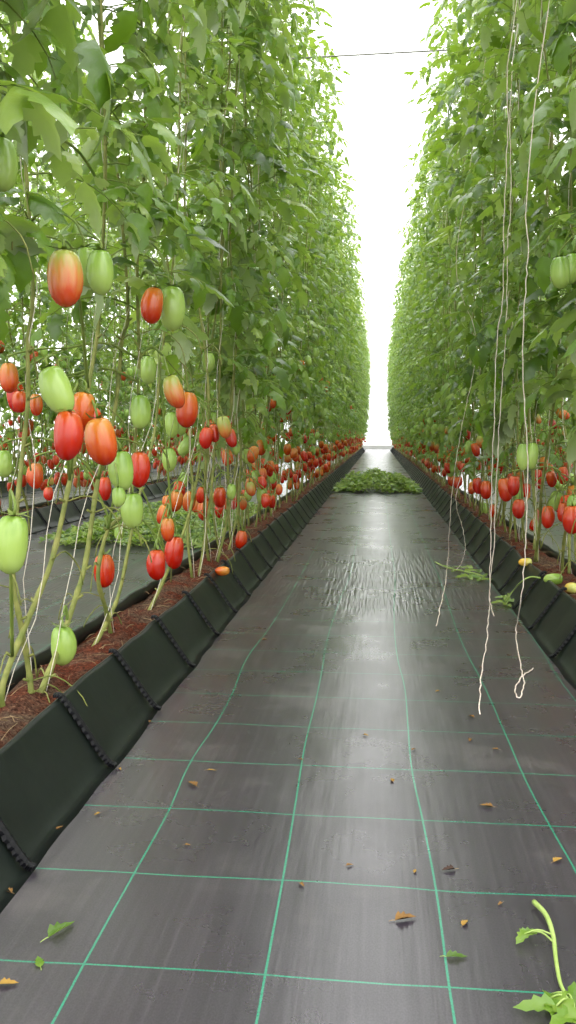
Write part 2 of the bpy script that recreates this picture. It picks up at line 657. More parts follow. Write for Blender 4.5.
def calyx(mb, M4, s, rng):
    """star of narrow sepals at the stalk end of a fruit; M4 = the fruit's matrix, s = its length"""
    n = 5
    a0 = rng.uniform(0, 6)
    for k in range(n):
        a = a0 + 2 * PI * k / n
        d = Vector((math.cos(a), math.sin(a), 0))
        q = Vector((-d.y, d.x, 0))
        up = Vector((0, 0, 1))
        lift = rng.uniform(-0.05, 0.16)
        pts = [d * 0.02 + q * .045 + up * .012, d * 0.02 - q * .045 + up * .012, d * .17 - q * .045 + up * .03, d * .17 + q * .045 + up * .03, d * rng.uniform(.28, .4) + up * lift]
        mb.add([M4 @ p for p in pts], [(0, 1, 2, 3), (3, 2, 4)], 0, rng.random())


# ------------------------------------------------------------------ leaves
LT = [0, .07, .18, .30, .40, .52, .64, .80, 1.0]
LW = [.03, .27, .44, .27, .40, .23, .26, .12, 0.0]
LF = [0, .0, .05, .02, .08, .02, .08, .04, 0]


def leaflet(mb, base, d, nrm, L, W, droop, fold, curl, mat=0, r=0.5):
    d = d.normalized()
    side = nrm.cross(d)
    if side.length < 1e-4:
        side = d.orthogonal()
    side.normalize()
    up = d.cross(side)
    up = -up if up.dot(nrm) < 0 else up
    sp, le, ri = [], [], []
    for t, w, f in zip(LT, LW, LF):
        def pt(tt, ww):
            x = tt * L
            z = -droop * tt * tt * L - fold * abs(ww) * W + curl * L * math.sin(tt * 5) * abs(ww) * .6
            return base + d * x * (1 - .25 * droop * tt) + side * (ww * W) + up * z
        sp.append(pt(t, 0))
        le.append(pt(min(1, t + f), w))
        ri.append(pt(min(1, t + f), -w))
    n = len(LT)
    vs = sp + le[:-1] + ri[:-1]
    fs = []
    for i in range(n - 1):
        a, b = i, i + 1
        la = n + i
        ra = n + (n - 1) + i
        if i < n - 2:
            fs.append((a, la, la + 1, b)[::-1])
            fs.append((a, b, ra + 1, ra)[::-1])
        else:
            fs.append((a, la, b)[::-1])
            fs.append((a, b, ra)[::-1])
    mb.add(vs, fs, mat, r)


def compound_leaf(mb, rng, p0, az, L, e0, size, tone, pairs=3):
    """a tomato leaf: drooping rachis with paired lobed leaflets and a terminal one"""
    h = Vector((math.cos(az), math.sin(az), 0))
    q = Vector((-h.y, h.x, 0))
    n = 7
    p = Vector(p0)
    pts = [p.copy()]
    dirs = []
    e = e0
    bend = rng.uniform(.06, .34)
    sway = rng.uniform(-.12, .12)
    for i in range(n):
        dd = (h * math.cos(e) + Vector((0, 0, math.sin(e))) + q * sway * i * .25).normalized()
        dirs.append(dd)
        p = p + dd * (L / n)
        pts.append(p.copy())
        e -= bend
    dirs.append(dirs[-1])
    tube(mb, pts, [.0030 - .0018 * i / n for i in range(n + 1)], 3, 1, rng.random() * .6 + .2, cap=False)
    st = [2.2, 4.0, 5.6][:pairs] if pairs == 3 else [2.6, 5.0]
    for si, s in enumerate(st):
        i = int(s)
        fr = s - i
        b = pts[i].lerp(pts[i + 1], fr)
        d = dirs[i]
        for sg in (-1, 1):
            a = rng.uniform(.75, 1.25)
            ld = d * math.cos(a) + q * sg * math.sin(a) + Vector((0, 0, rng.uniform(-.6, .45)))
            nr = Vector((0, 0, 1)) + h * rng.uniform(-.2, 1.0) + q * rng.uniform(-.7, .7)
            sz = size * rng.uniform(.55, 1.1) * (.8 if si == 0 else 1)
            r = min(.98, max(0, tone + rng.uniform(-.3, .3)))
            b2 = b + ld.normalized() * .012
            leaflet(mb, b2, ld, nr, sz, sz * rng.uniform(.66, .86), rng.uniform(.15, .6), rng.uniform(.1, .7), rng.uniform(-.25, .25), 0, r)
        if pairs == 3 and rng.random() < .6:
            b = pts[i + 1]
            sg = rng.choice((-1, 1))
            ld = d * .4 + q * sg + Vector((0, 0, rng.uniform(-.5, .2)))
            leaflet(mb, b, ld, Vector((0, 0, 1)), size * .4, size * .3, .3, .3, .1, 0, min(1, max(0, tone + rng.uniform(-.2, .2))))
    ld = dirs[-1] + Vector((0, 0, rng.uniform(-.3, .3)))
    nr = Vector((0, 0, 1)) + h * .8
    sz = size * rng.uniform(1.0, 1.3)
    leaflet(mb, pts[-1], ld, nr, sz, sz * .78, rng.uniform(.2, .6), rng.uniform(.1, .6), rng.uniform(-.2, .2), 0, min(1, max(0, tone + rng.uniform(-.2, .2))))


# ------------------------------------------------------------------ plant parts (local coordinates: origin at the plant's foot on the soil)
TOP = 4.3
SOIL_Z = 0.115


def gen_stem_path(rng, bx, by, lean, foot=0.0):
    wx = .13 if bx >= 0 else -.13
    pts = [Vector((bx * .5, by * .5, foot))]
    z = foot
    x, y = bx, by
    for zz in (.18, .36, .55, .78):
        y += lean * (.12 if zz < .5 else .05) + rng.uniform(-.025, .025)
        x += rng.uniform(-.022, .022)
        pts.append(Vector((x, y, zz + rng.uniform(-.03, .03))))
    z = 1.1
    while z < TOP - SOIL_Z - .1:
        x = x * .75 + wx * .25 + rng.uniform(-.03, .03)
        y += rng.uniform(-.035, .035)
        pts.append(Vector((x, y, z)))
        z += .38
    pts.append(Vector((wx, y, TOP - SOIL_Z - .06)))
    return pts


def stem_mb(path, r0, rng):
    mb = MB()
    sp = smooth_path(path, 5)
    n = len(sp)
    rad = []
    for i, p in enumerate(sp):
        k = r0 * (1 - .8 * i / n)
        if i % 4 == 0:
            k *= 1.22
        rad.append(k)
    tube(mb, sp, rad, 7)
    # knobby stubs of removed leaf stalks
    for i in range(3, n, 4):
        if sp[i].z > 1.1:
            break
        a = rng.uniform(0, 2 * PI)
        d = Vector((math.cos(a), math.sin(a), .5))
        tube(mb, [sp[i], sp[i] + d * r0 * 1.5, sp[i] + d * r0 * 2.6], [r0 * .6, r0 * .45, r0 * .4], 5)
        if rng.random() < .8:   # dried fruit stalk left hanging
            h = Vector((math.cos(a + 2), math.sin(a + 2), 0))
            L = rng.uniform(.05, .13)
            tube(mb, smooth_path([sp[i], sp[i] + h * L * .5 + Vector((0, 0, .015)), sp[i] + h * L + Vector((0, 0, -.03)), sp[i] + h * L * 1.15 + Vector((0, 0, -.03 - L * .5))], 3), rng.uniform(.0014, .0024), 4)
    return mb, sp


def along(sp, z):
    for a, b in zip(sp, sp[1:]):
        if a.z <= z <= b.z:
            t = (z - a.z) / max(1e-6, b.z - a.z)
            return a.lerp(b, t)
    return sp[-1].copy() if z > sp[-1].z else sp[0].copy()


def twine_mb(path, rng, thin=False):
    mb = MB()
    pts = []
    top = path[-1] + Vector((0, 0, .07))
    n = 46
    side = rng.uniform(0, 6)
    for i in range(n + 1):
        t = i / n
        z = (top.z) * t + .005 * (1 - t)
        c = along(path, z)
        if z < .9:
            f = z / .9
            foot = path[0] + Vector((rng.uniform(-.01, .01), rng.uniform(-.01, .01), 0))
            straight = foot.lerp(along(path, .9), f)
            c = c.lerp(straight, .8)
        a = side + i * 1.15
        pts.append(Vector((c.x + .012 * math.cos(a), c.y + .012 * math.sin(a), z)))
    tube(mb, pts, .0011 if len(path) < 200 and thin else .0017, 3)
    return mb


def fruit_matrix(p, L, rng, tilt=.35, wide=1.0):
    r = Matrix.Rotation(rng.uniform(0, 2 * PI), 4, 'Z') @ Matrix.Rotation(rng.uniform(-tilt, tilt), 4, 'X')
    r = r @ Matrix.Rotation(rng.uniform(0, 2 * PI), 4, 'Z')
    return Matrix.Translation(p) @ r @ Matrix.Diagonal((L * wide, L * wide, L, 1))


def truss(rng, origin, fruits):
    """stalk from ORIGIN on the stem to each fruit (matrix, length), with a calyx on each"""
    mb = MB()
    tops = [m @ Vector((0, 0, 0)) for m, _ in fruits]
    c = sum(tops, Vector()) / len(tops)
    hz = max(max(t.z for t in tops) + .03, origin.z + .01)
    hub = origin.lerp(c, .6)
    hub.z = hz
    tube(mb, smooth_path([origin, origin.lerp(hub, .5) + Vector((0, 0, .03)), hub], 4), [.0042] * 4 + [.0038] * 4 + [.0034], 5)
    for (m, L), t in zip(fruits, tops):
        mid = hub.lerp(t, .5) + Vector((rng.uniform(-.006, .006), rng.uniform(-.006, .006), .016))
        knee = t + (t - (m @ Vector((0, 0, -1)))).normalized() * .018
        tube(mb, smooth_path([hub, mid, knee, t], 3), .0026, 4)
        calyx(mb, m, L, rng)
    return mb


KEEP_CLEAR = []   # (direction from the camera, distance, half size) of fruit that no leaf hangs in front of


def covers(m, foot):
    for d, dist, r in KEEP_CLEAR:
        for v in m.v:
            q = Vector(v) + foot - CAM
            t = q.dot(d)
            if 0 < t < dist + .03 and (q - d * t).length < r * t / dist:
                return True
    return False


def gen_foliage(rng, paths, z0, step, zmax, reach=1.0, bias=0.0, size=.098, low=.0, foot=None):
    out = MB()

    def compound(mb, rng, *a):
        for _ in range(5):
            m = MB()
            compound_leaf(m, rng, *a)
            if foot is None or not covers(m, foot):
                mb.merge(m, [0, 1])
                return
            a = (a[0], rng.uniform(0, 6.3)) + a[2:]
    mb = out
    for sp in paths:
        az = rng.uniform(0, 6)
        z = z0 + rng.uniform(0, step)
        while z < zmax:
            az += 2.4 + rng.uniform(-.5, .5)
            a = az
            if bias and rng.random() < bias:
                a = rng.uniform(-.9, .9) + (0 if rng.random() < .5 else PI)
            p = along(sp, z)
            L = rng.uniform(.20, .34) * reach * (1 if z < 2.2 else 1.12)
            tone = .36 + .14 * min(1, (z - .8) / 2.6) + rng.uniform(-.3, .3)
            if z < z0 + .5 and rng.random() < .05:
                tone = .95
            compound(mb, rng, p, a, L, rng.uniform(-.1, .55), size * rng.uniform(.8, 1.2), tone)
            z += step * rng.uniform(.7, 1.3)
        if low:
            z = z0 - .1
            while z > z0 - low:
                if rng.random() < .6:
                    compound(mb, rng, along(sp, z), rng.uniform(0, 6.3), rng.uniform(.16, .26), rng.uniform(-.2, .3), size * rng.uniform(.7, .95), .32 + rng.uniform(-.15, .25))
                z -= step * 1.1
    return mb


def pick_col(rng, z):
    if z < .42:
        w = (.54, .32, .06, .08)
    elif z < .66:
        w = (.38, .34, .10, .18)
    elif z < .85:
        w = (.16, .24, .18, .42)
    else:
        w = (.02, .06, .10, .82)
    return rng.choices(COLS, w)[0]


def gen_fruit(rng, paths, zs, reach=.09):
    """list of (truss origin, [(matrix, L, colour, shape)])"""
    out = []
    for sp in paths:
        for z in zs:
            z = z + rng.uniform(-.09, .09)
            if rng.random() < .12:
                continue
            o = along(sp, z + .06)
            sg = rng.choice((-1, 1))
            c = o + Vector((sg * rng.uniform(.35, 1.25) * reach, rng.uniform(-.05, .05), -.05))
            fr = []
            for k in range(rng.choice((1, 2, 2, 3, 3, 4))):
                L = rng.uniform(.072, .1)
                a = k * 2.2 + rng.uniform(-.3, .3)
                rr = .033 + .004 * k
                p = c + Vector((math.cos(a) * rr, math.sin(a) * rr, -.022 * k + rng.uniform(-.012, .012)))
                p.z = max(p.z, L + .02)
                fr.append((fruit_matrix(p, L, rng), L, pick_col(rng, p.z + SOIL_Z), rng.randrange(4)))
            out.append((o, fr))
    return out


class Plant:
    """one set of parts that many plants may share"""

    def __init__(self, seed, paths=None, z0=.80, step=.082, fruit=None, zs=(.30, .50, .70, .90, 1.3), bias=.35, low=.25, reach=1.0, zmax=TOP - SOIL_Z, r0=.0066, size=.104, foot=None):
        rng = random.Random(seed)
        paths_given = paths is not None
        if paths is None:
            paths = [gen_stem_path(rng, rng.uniform(-.05, .0), rng.uniform(-.06, 0), rng.uniform(-1, .4)),
                     gen_stem_path(rng, rng.uniform(0, .05), rng.uniform(0, .06), rng.uniform(-.4, 1))]
        self.stem_mbs, sps, self.twine_mbs = [], [], []
        for p in paths:
            m, sp = stem_mb(p, r0 * rng.uniform(.85, 1.12), rng)
            self.stem_mbs.append(m)
            sps.append(sp)
            self.twine_mbs.append(twine_mb(sp, rng, paths_given))
        self.foliage_mb = gen_foliage(rng, sps, z0, step, zmax, reach, bias, size, low, foot)
        fl = gen_fruit(rng, sps, zs) if zs else []
        for g in (fruit or []):
            c = sum((m.translation for m, _, _, _ in g), Vector()) / len(g)
            best = min((p for sp in sps for p in sp if p.z > .1), key=lambda p: (p - c - Vector((0, 0, .05))).length)
            fl.append((best.copy(), g))
        self.fruit = fl
        self.truss_mbs = [truss(rng, o, [(m, L) for m, L, _, _ in g]) for o, g in fl]
        self.built = None

    def meshes(self):
        if self.built is None:
            self.built = dict(
                stems=[m.mesh('stem', [M['old_stem']]) for m in self.stem_mbs],
                twines=[m.mesh('twine', [M['twine']]) for m in self.twine_mbs],
                foliage=self.foliage_mb.mesh('foliage', [M['leaf'], M['stem']]),
                trusses=[m.mesh('fruit_truss', [M['stem']]) for m in self.truss_mbs])
        return self.built

    def whole(self):
        mb = MB()
        for m in self.stem_mbs:
            mb.merge(m, [2])
        for m in self.twine_mbs:
            mb.merge(m, [3])
        mb.merge(self.foliage_mb, [0, 1])
        for m in self.truss_mbs:
            mb.merge(m, [1])
        for _, g in self.fruit:
            for mat, L, c, s in g:
                b = FRUIT_LO[s]
                mb.add([mat @ Vector(v) for v in b.v], b.f, 4 + COLS.index(c))
        return mb.mesh('tomato_plant', [M['leaf'], M['stem'], M['old_stem'], M['twine'], M['far_red'], M['far_orange'], M['far_breaker'], M['far_green']])


for c, a, b in (('red', (184, 36, 10), (194, 66, 20)), ('orange', (178, 60, 16), (184, 92, 30)), ('breaker', (214, 130, 66), (190, 176, 92)), ('green', (166, 196, 96), (140, 178, 74))):
    M['far_' + c] = mat_simple('distant_' + c + '_tomato', srgb(*a), srgb(*b), 12, 0.3, 0.5)


def place_parts(pl, loc, rz, zs, label, group=None):
    """a plant with its parts as children and its fruit as children of each truss"""
    ms = pl.meshes()
    e = bpy.data.objects.new('tomato_plant', None)
    C.objects.link(e)
    e.empty_display_size = .1
    e.location = loc
    e.rotation_euler = (0, 0, rz)
    e.scale = (1, 1, zs)
    tag(e, label, 'plant', group)
    for m in ms['stems']:
        link('stem', m, e)
    for m in ms['twines']:
        link('twine', m, e)
    link('foliage', ms['foliage'], e)
    for (o, g), tm in zip(pl.fruit, ms['trusses']):
        t = link('fruit_truss', tm, e)
        for mat, L, c, s in g:
            f = link('tomato', FRUIT[(c, s)], t)
            f.matrix_local = mat
    return e


def place_whole(me, loc, rz, zs, label, group):
    o = link('tomato_plant', me)
    o.location = loc
    o.rotation_euler = (0, 0, rz)
    o.scale = (1, 1, zs)
    return tag(o, label, 'plant', group)


ORD = ['first', 'second', 'third', 'fourth', 'fifth', 'sixth', 'seventh', 'eighth', 'ninth', 'tenth', 'eleventh', 'twelfth', 'thirteenth', 'fourteenth', 'fifteenth', 'sixteenth',
       'seventeenth', 'eighteenth', 'nineteenth', 'twentieth', 'twenty-first', 'twenty-second', 'twenty-third', 'twenty-fourth', 'twenty-fifth', 'twenty-sixth', 'twenty-seventh', 'twenty-eighth']

# ------------------------------------------------------------------ fruit whose place is read off the photograph (x, y of the middle, length in pixels, colour, tilt)
LEFT_FRUIT = [
    [(65, 279, 56, 'breaker', 0)],
    [(101, 273, 44, 'green', 0), (88, 268, 40, 'green', 8)],
    [(172, 309, 44, 'green', 0), (153, 306, 36, 'orange', -8)],
    [(9, 378, 30, 'orange', 0), (16, 397, 32, 'red', 6)],
    [(58, 391, 50, 'green', 20)],
    [(67, 436, 50, 'red', -4), (82, 412, 40, 'orange', -10), (102, 442, 48, 'orange', 10), (91, 425, 36, 'red', 0)],
    [(4, 464, 28, 'green', 0)],
    [(122, 471, 40, 'green', 4), (139, 470, 36, 'red', -4), (118, 497, 20, 'green', 0)],
    [(133, 511, 36, 'green', 0)],
    [(140, 412, 34, 'green', 0)],
    [(175, 392, 34, 'breaker', 18), (187, 410, 36, 'orange', -4)],
    [(148, 370, 28, 'green', 0)],
    [(208, 362, 22, 'green', 0)],
    [(213, 422, 20, 'green', 0)],
    [(186, 446, 22, 'green', -40), (172, 425, 26, 'green', 0)],
    [(169, 460, 24, 'green', 0), (178, 425, 22, 'green', 30)],
    [(36, 476, 26, 'orange', 0), (49, 494, 14, 'red', 0)],
    [(36, 405, 22, 'orange', 0)],
    [(105, 489, 24, 'red', 0)],
    [(12, 545, 60, 'green', -6)],
    [(104, 571, 34, 'red', 0)],
    [(157, 565, 31, 'red', 0), (175, 553, 33, 'red', -4), (168, 530, 24, 'orange', 0)],
    [(62, 646, 40, 'green', 0)],
    [(119, 533, 15, 'green', 0)],
    [(241, 540, 19, 'red', -8)],
    [(179, 491, 20, 'red', 0), (184, 480, 16, 'green', 0)],
    [(220, 510, 17, 'red', 0)],
    [(196, 506, 14, 'orange', 0)],
    [(2, 165, 52, 'green', 0)],
    [(20, 402, 22, 'red', 0)],
]
RIGHT_FRUIT = [
    [(561, 273, 32, 'green', 4), (572, 269, 30, 'green', -6)],
    [(523, 457, 27, 'green', 2, .72), (532, 456, 27, 'green', -4, .72)],
    [(563, 414, 15, 'orange', 60), (553, 424, 11, 'red', 40)],
    [(537, 418, 13, 'breaker', 30)],
    [(544, 464, 15, 'orange', 10), (516, 470, 16, 'breaker', 0)],
    [(572, 520, 29, 'red', 0), (573, 504, 18, 'green', 0)],
    [(560, 486, 15, 'green', 60), (573, 479, 14, 'green', 50)],
    [(519, 509, 20, 'red', 0), (519, 494, 15, 'green', 10)],
    [(505, 490, 24, 'red', 10), (514, 486, 20, 'red', 0)],
    [(540, 516, 16, 'red', 20), (534, 525, 14, 'red', -20)],
    [(478, 486, 17, 'red', 10), (486, 490, 19, 'red', 0), (472, 488, 13, 'orange', -10)],
    [(457, 483, 12, 'red', 0), (451, 481, 11, 'red', 10)],
    [(468, 435, 11, 'red', 0)],
    [(484, 509, 13, 'green', 10), (493, 511, 14, 'red', -5)],
    [(540, 481, 16, 'red', 0)],
    [(549, 512, 13, 'orange', 0)],
]


def fix_fruit(groups, sgn, lo, hi, L0=.098):
    """give each fruit its own distance: from its size where that fits the row's width"""
    rng = random.Random(77)
    out = []
    for g in groups:
        res = []
        for k, (px, py, ln, col, tl, *wd) in enumerate(g):
            Z = FPX * L0 / ln
            X = (px - 378) * Z / FPX
            X = sgn * min(hi, max(lo, abs(X)))
            if res:
                X = sgn * min(hi + .02, max(lo - .02, abs(res[0][3].x) + (.035 if k % 2 else -.02)))
            c = on_x(px, py, X)
            L = ln / FPX * (c - CAM).dot(FWD)
            r = Matrix.Rotation(math.radians(tl), 4, RGT.cross(UPV)) @ Matrix.Rotation(rng.uniform(0, 6), 4, 'Z')
            wide = wd[0] if wd else 1.0 if L > .06 else 1.1
            top = c + (r @ Vector((0, 0, .5))) * L
            res.append((Matrix.Translation(top) @ r @ Matrix.Diagonal((L * wide, L * wide, L, 1)), L, col, c, rng.randrange(4)))
        out.append(res)
    return out


LF_ = fix_fruit(LEFT_FRUIT, -1, .58, .95)
RF_ = fix_fruit(RIGHT_FRUIT, 1, .56, .90)


def take(groups, y0, y1, base):
    out = []
    inv = Matrix.Translation(-Vector(base))
    for g in groups:
        y = sum(f[3].y for f in g) / len(g)
        if y0 <= y < y1:
            out.append([(inv @ m, L, c, s) for m, L, c, _, s in g])
    return out


# ------------------------------------------------------------------ left row, the vines nearest the camera
HERO_STEMS = [
    [(3, 684), (30, 615), (52, 560), (68, 490), (76, 450), (95, 350), (100, 300)],
    [(31, 689), (28, 665), (20, 620), (13, 580), (15, 530), (22, 460), (28, 400), (28, 340), (33, 280)],
    [(42, 690), (56, 655), (75, 600), (86, 560), (98, 480), (115, 410), (122, 340), (128, 310)],
    [(92, 655), (108, 620), (120, 590), (132, 530), (143, 480), (155, 430), (160, 370), (165, 330)],
    [(112, 650), (106, 610), (98, 575), (108, 530), (128, 500)],
    [(148, 615), (166, 575), (186, 525), (200, 460), (206, 390), (212, 340)],
]


def hero_path(px, base_x, rng):
    pts = []
    x = base_x
    wx = rng.choice((-.13, .13))
    for i, (a, b) in enumerate(px):
        pts.append(on_x(a, b, x))
        x += rng.uniform(-.012, .016)
    p = pts[0]
    foot = Vector((p.x, p.y, SOIL_Z))
    if p.z > SOIL_Z + .01:
        pts = [foot + Vector((0, 0, 0))] + pts
    else:
        pts[0] = foot
    x, y, z = pts[-1]
    while z < TOP - .45:
        z += .36
        x = x * .8 - .156 + .2 * wx + rng.uniform(-.03, .03)
        y += rng.uniform(-.03, .03)
        pts.append(Vector((x, y, z)))
    pts.append(Vector((-BED_X + wx, y, TOP - .06)))
    return foot, [q - foot for q in pts]


rngH = random.Random(11)
heroes = []
for grp in ([0], [1], [2], [3, 4], [5]):
    feet = [hero_path(HERO_STEMS[i], -.785 + .012 * (i % 3 - 1), rngH) for i in grp]
    f0 = feet[0][0]
    heroes.append((f0, [[q + ft - f0 for q in pp] for ft, pp in feet]))
heroes.sort(key=lambda h: h[0].y)

for g in LF_ + RF_:
    for m_, L, col, c, _ in g:
        if L > .045:
            d = c - CAM
            KEEP_CLEAR.append((d.normalized(), d.length, L * (.36 if c.y < 3.4 else .3)))

left_spots = []   # (foot, plant)
# two vines beside the camera, whose stems stand outside the frame; their leaves reach into it
for k, y in enumerate((0.98, 1.27, 1.52)):
    left_spots.append((Vector((-BED_X, y, SOIL_Z)), Plant(200 + k, foot=Vector((-BED_X, y, SOIL_Z)), z0=1.0, step=.075, zs=(1.5,), low=0, bias=.4)))
bounds = [0.0]
hy = [h[0].y for h in heroes]
for i, (f0, paths) in enumerate(heroes):
    mid = [(p[len(p) // 3] + f0).y for p in paths][0]
    heroes[i] = (f0, paths, mid)
edges = [0] + [(heroes[i][0].y + heroes[i + 1][0].y) / 2 + .08 for i in range(len(heroes) - 1)] + [3.35]
for i, (f0, paths, _) in enumerate(heroes):
    fr = take(LF_, edges[i], edges[i + 1], f0)
    left_spots.append((f0, Plant(300 + i, foot=f0, paths=paths, z0=.98, step=.05 if len(paths) == 1 else .08, fruit=fr, zs=(), low=.12, bias=.4, r0=.0074)))
y = max(3.5, left_spots[-1][0].y + .34)
k = 0
e0 = 3.35
while y < 5.6:
    f0 = Vector((-BED_X + rngH.uniform(-.02, .02), y, SOIL_Z))
    left_spots.append((f0, Plant(330 + k, foot=f0, z0=.85, fruit=take(LF_, e0, y + .19 if y < 5.2 else 30, f0), zs=(.34, .62), low=.2)))
    e0 = y + .19
    y += .38
    k += 1
left_next = y

right_spots = []
for k, y in enumerate((1.75, 2.15, 2.55)):
    right_spots.append((Vector((BED_X, y, SOIL_Z)), Plant(400 + k, foot=Vector((BED_X, y, SOIL_Z)), z0=.8, step=.075, zs=(.35, .9, 1.4), low=.1, bias=.4, size=.105)))
y, e0, k = 2.95, 0, 0
while y < 7.2:
    f0 = Vector((BED_X + rngH.uniform(-.02, .02), y, SOIL_Z))
    right_spots.append((f0, Plant(430 + k, foot=f0, z0=.66, fruit=take(RF_, e0, y + .19 if y < 6.8 else 30, f0), zs=(.33,) if k % 2 else (.5,), low=.22)))
    e0 = y + .19
    y += .38
    k += 1
right_next = y

LEFT_NEAR = ['tomato vine beside the camera, only its leaves reach into the top left corner',
             'second vine from the camera on the left, leaves hanging into the frame above bare soil',
             'third vine from the camera on the left, leaves hanging over the topmost turning tomato']
LEFT_HERO = ['left vine with thick slanting stem, bearing the large red and orange cluster',
             'left vine with crooked upright stem running along the left picture edge',
             'left vine carrying the green and red pair just right of the large cluster',
             'two-stemmed left vine bearing a turning and an orange tomato side by side',
             'left vine bearing the low cluster of three red tomatoes above the trough']
RIGHT_NEAR = ['tomato vine at the right edge, only large leaves reaching into the picture',
              'second vine from the camera on the right, dark leaves at the upper right',
              'third vine from the camera on the right, leaves hanging beside the loose strings']
for i, (f, p) in enumerate(left_spots):
    n = i - 3
    if n < 0:
        lb = LEFT_NEAR[i]
    elif n < 5:
        lb = LEFT_HERO[n]
    else:
        lb = f'{ORD[i]} tomato vine from the camera in the left row, fruit on bare lower stems'
    place_parts(p, f, 0, 1, lb, 'tomato vines of the left row')
for i, (f, p) in enumerate(right_spots):
    lb = RIGHT_NEAR[i] if i < 3 else f'{ORD[i]} tomato vine from the camera in the right row, leafy above red fruit'
    place_parts(p, f, 0, 1, lb, 'tomato vines of the right row')

# ------------------------------------------------------------------ the rest of both rows
VL = [Plant(500 + i, z0=.82, low=.22, size=.088, step=.07) for i in range(7)]
VR = [Plant(520 + i, z0=.60, low=.3, size=.09, step=.07, zs=(.30, .50, .80, 1.3)) for i in range(7)]
FAR = [v.whole() for v in VL]
FARR = [v.whole() for v in VR]
rng = random.Random(5)
PART_LIMIT, HEAP_Y = 14.5, 10.7
for side, y, vs, far, n0 in ((-1, left_next, VL, FAR, len(left_spots)), (1, right_next, VR, FARR, len(right_spots))):
    nm = 'left' if side < 0 else 'right'
    i, last = n0, -1
    while y < ROW_END - .5:
        j = rng.randrange(7)
        if j == last:
            j = (j + 1) % 7
        last = j
        loc = (side * BED_X + rng.uniform(-.025, .025), y, SOIL_Z)
        rz = rng.choice((0, PI)) + rng.uniform(-.15, .15)
        s = rng.uniform(.95, 1.03)
        grp = f'tomato vines of the {nm} row'
        if y < HEAP_Y and i < len(ORD):
            lb = f'{ORD[i]} tomato vine from the camera in the {nm} row, fruit below dense leaves'
        elif y < HEAP_Y + 4:
            lb = f'tomato vine standing in the {nm} row just past the heap of green clippings'
            grp = f'vines just past the heap, {nm} row'
        else:
            lb = f'distant tomato vine in the {nm} row, well beyond the heap of clippings'
            grp = f'distant vines of the {nm} row'
        if y < PART_LIMIT:
            place_parts(vs[j], loc, rz, s, lb, grp)
        else:
            place_whole(far[j], loc, rz, s, lb, grp)
        i += 1
        y += .38 + rng.uniform(-.05, .05)
    y = 2.2
    while y < 22:
        j = rng.randrange(7)
        place_whole((FAR if side < 0 else FARR)[j], (side * BACK_X + rng.uniform(-.03, .03), y, SOIL_Z), rng.choice((0, PI)) + rng.uniform(-.2, .2), rng.uniform(.93, 1.02),
                    f'tomato vine in the next row over, glimpsed through the {nm} row', f'vines of the next row over on the {nm}')
        y += .42 + rng.uniform(-.05, .05)

# ------------------------------------------------------------------ the rows behind those: one dense mass each
def vine_mass(x, y0, y1, label, seed):
    rng = random.Random(seed)
    mb = MB()
    y = y0
    while y < y1:
        px = [Vector((x + rng.uniform(-.1, .1), y + rng.uniform(-.1, .1), z)) for z in (0, .5, 1, 2, 3, TOP - .05)]
        tube(mb, px, .007, 4, 2, .5)
        for _ in range(5):
            q = Vector((x + rng.uniform(-.2, .2), y + rng.uniform(-.15, .15), .1))
            tube(mb, [q, q + Vector((rng.uniform(-.1, .1), rng.uniform(-.25, .25), rng.uniform(.4, .9)))], .006, 4, 2, .5)
        for _ in range(6):
            L = rng.uniform(.07, .1)
            p = Vector((x + rng.uniform(-.16, .16), y + rng.uniform(-.1, .1), rng.uniform(.22, 1.0)))
            b = FRUIT_LO[rng.randrange(4)]
            m = fruit_matrix(p, L, rng)
            mb.add([m @ Vector(v) for v in b.v], b.f, rng.choice((3, 3, 4)))
        y += .24
    for _ in range(int((y1 - y0) * 420)):
        z = .22 + (TOP - .2) * rng.random()
        a = rng.uniform(0, 2 * PI)
        d = Vector((math.cos(a), math.sin(a), rng.uniform(-1.2, -.1)))
        L = rng.uniform(.10, .17)
        leaflet(mb, Vector((x + rng.uniform(-.3, .3), rng.uniform(y0, y1), z)), d, Vector((rng.uniform(-.5, .5), rng.uniform(-.5, .5), 1)), L, L * .8, .3, .3, .1, 0, rng.uniform(.1, .75))
    o = link('vine_foliage', mb.mesh('vine_foliage', [M['leaf'], M['stem'], M['old_stem'], M['far_red'], M['far_green']]))
    return tag(o, label, 'plants', None, 'stuff')


vine_mass(-4.55, 2, 36, 'mass of tomato vines two rows over on the left', 61)
vine_mass(4.55, 2, 36, 'mass of tomato vines two rows over on the right', 62)

# ------------------------------------------------------------------ wires
for x, lb in ((-BED_X + .13, 'steel wire over the aisle side of the left row, carrying vine strings'), (-BED_X - .13, 'steel wire over the far side of the left row, carrying vine strings'),
              (BED_X - .13, 'steel wire over the aisle side of the right row, carrying vine strings'), (BED_X + .13, 'steel wire over the far side of the right row, carrying vine strings')):
    mb = MB()
    tube(mb, [(x, Y_FRONT + .02, TOP), (x, 20, TOP - .01), (x, Y_BACK - .02, TOP)], .002, 5)
    tag(link('support_wire', mb.mesh('support_wire', [M['wire']])), lb, 'wire')
p = on_y(372, 55, 7.4)
mb = MB()
tube(mb, [(-HALF_W, 7.5, p.z + .05), (-1, 7.4, p.z + .0), (1, 7.4, p.z + .015), (HALF_W, 7.5, p.z + .06)], .007, 6)
tag(link('cross_cable', mb.mesh('cross_cable', [M['cable']])), 'thin grey cable crossing high over the aisle between both rows', 'cable')


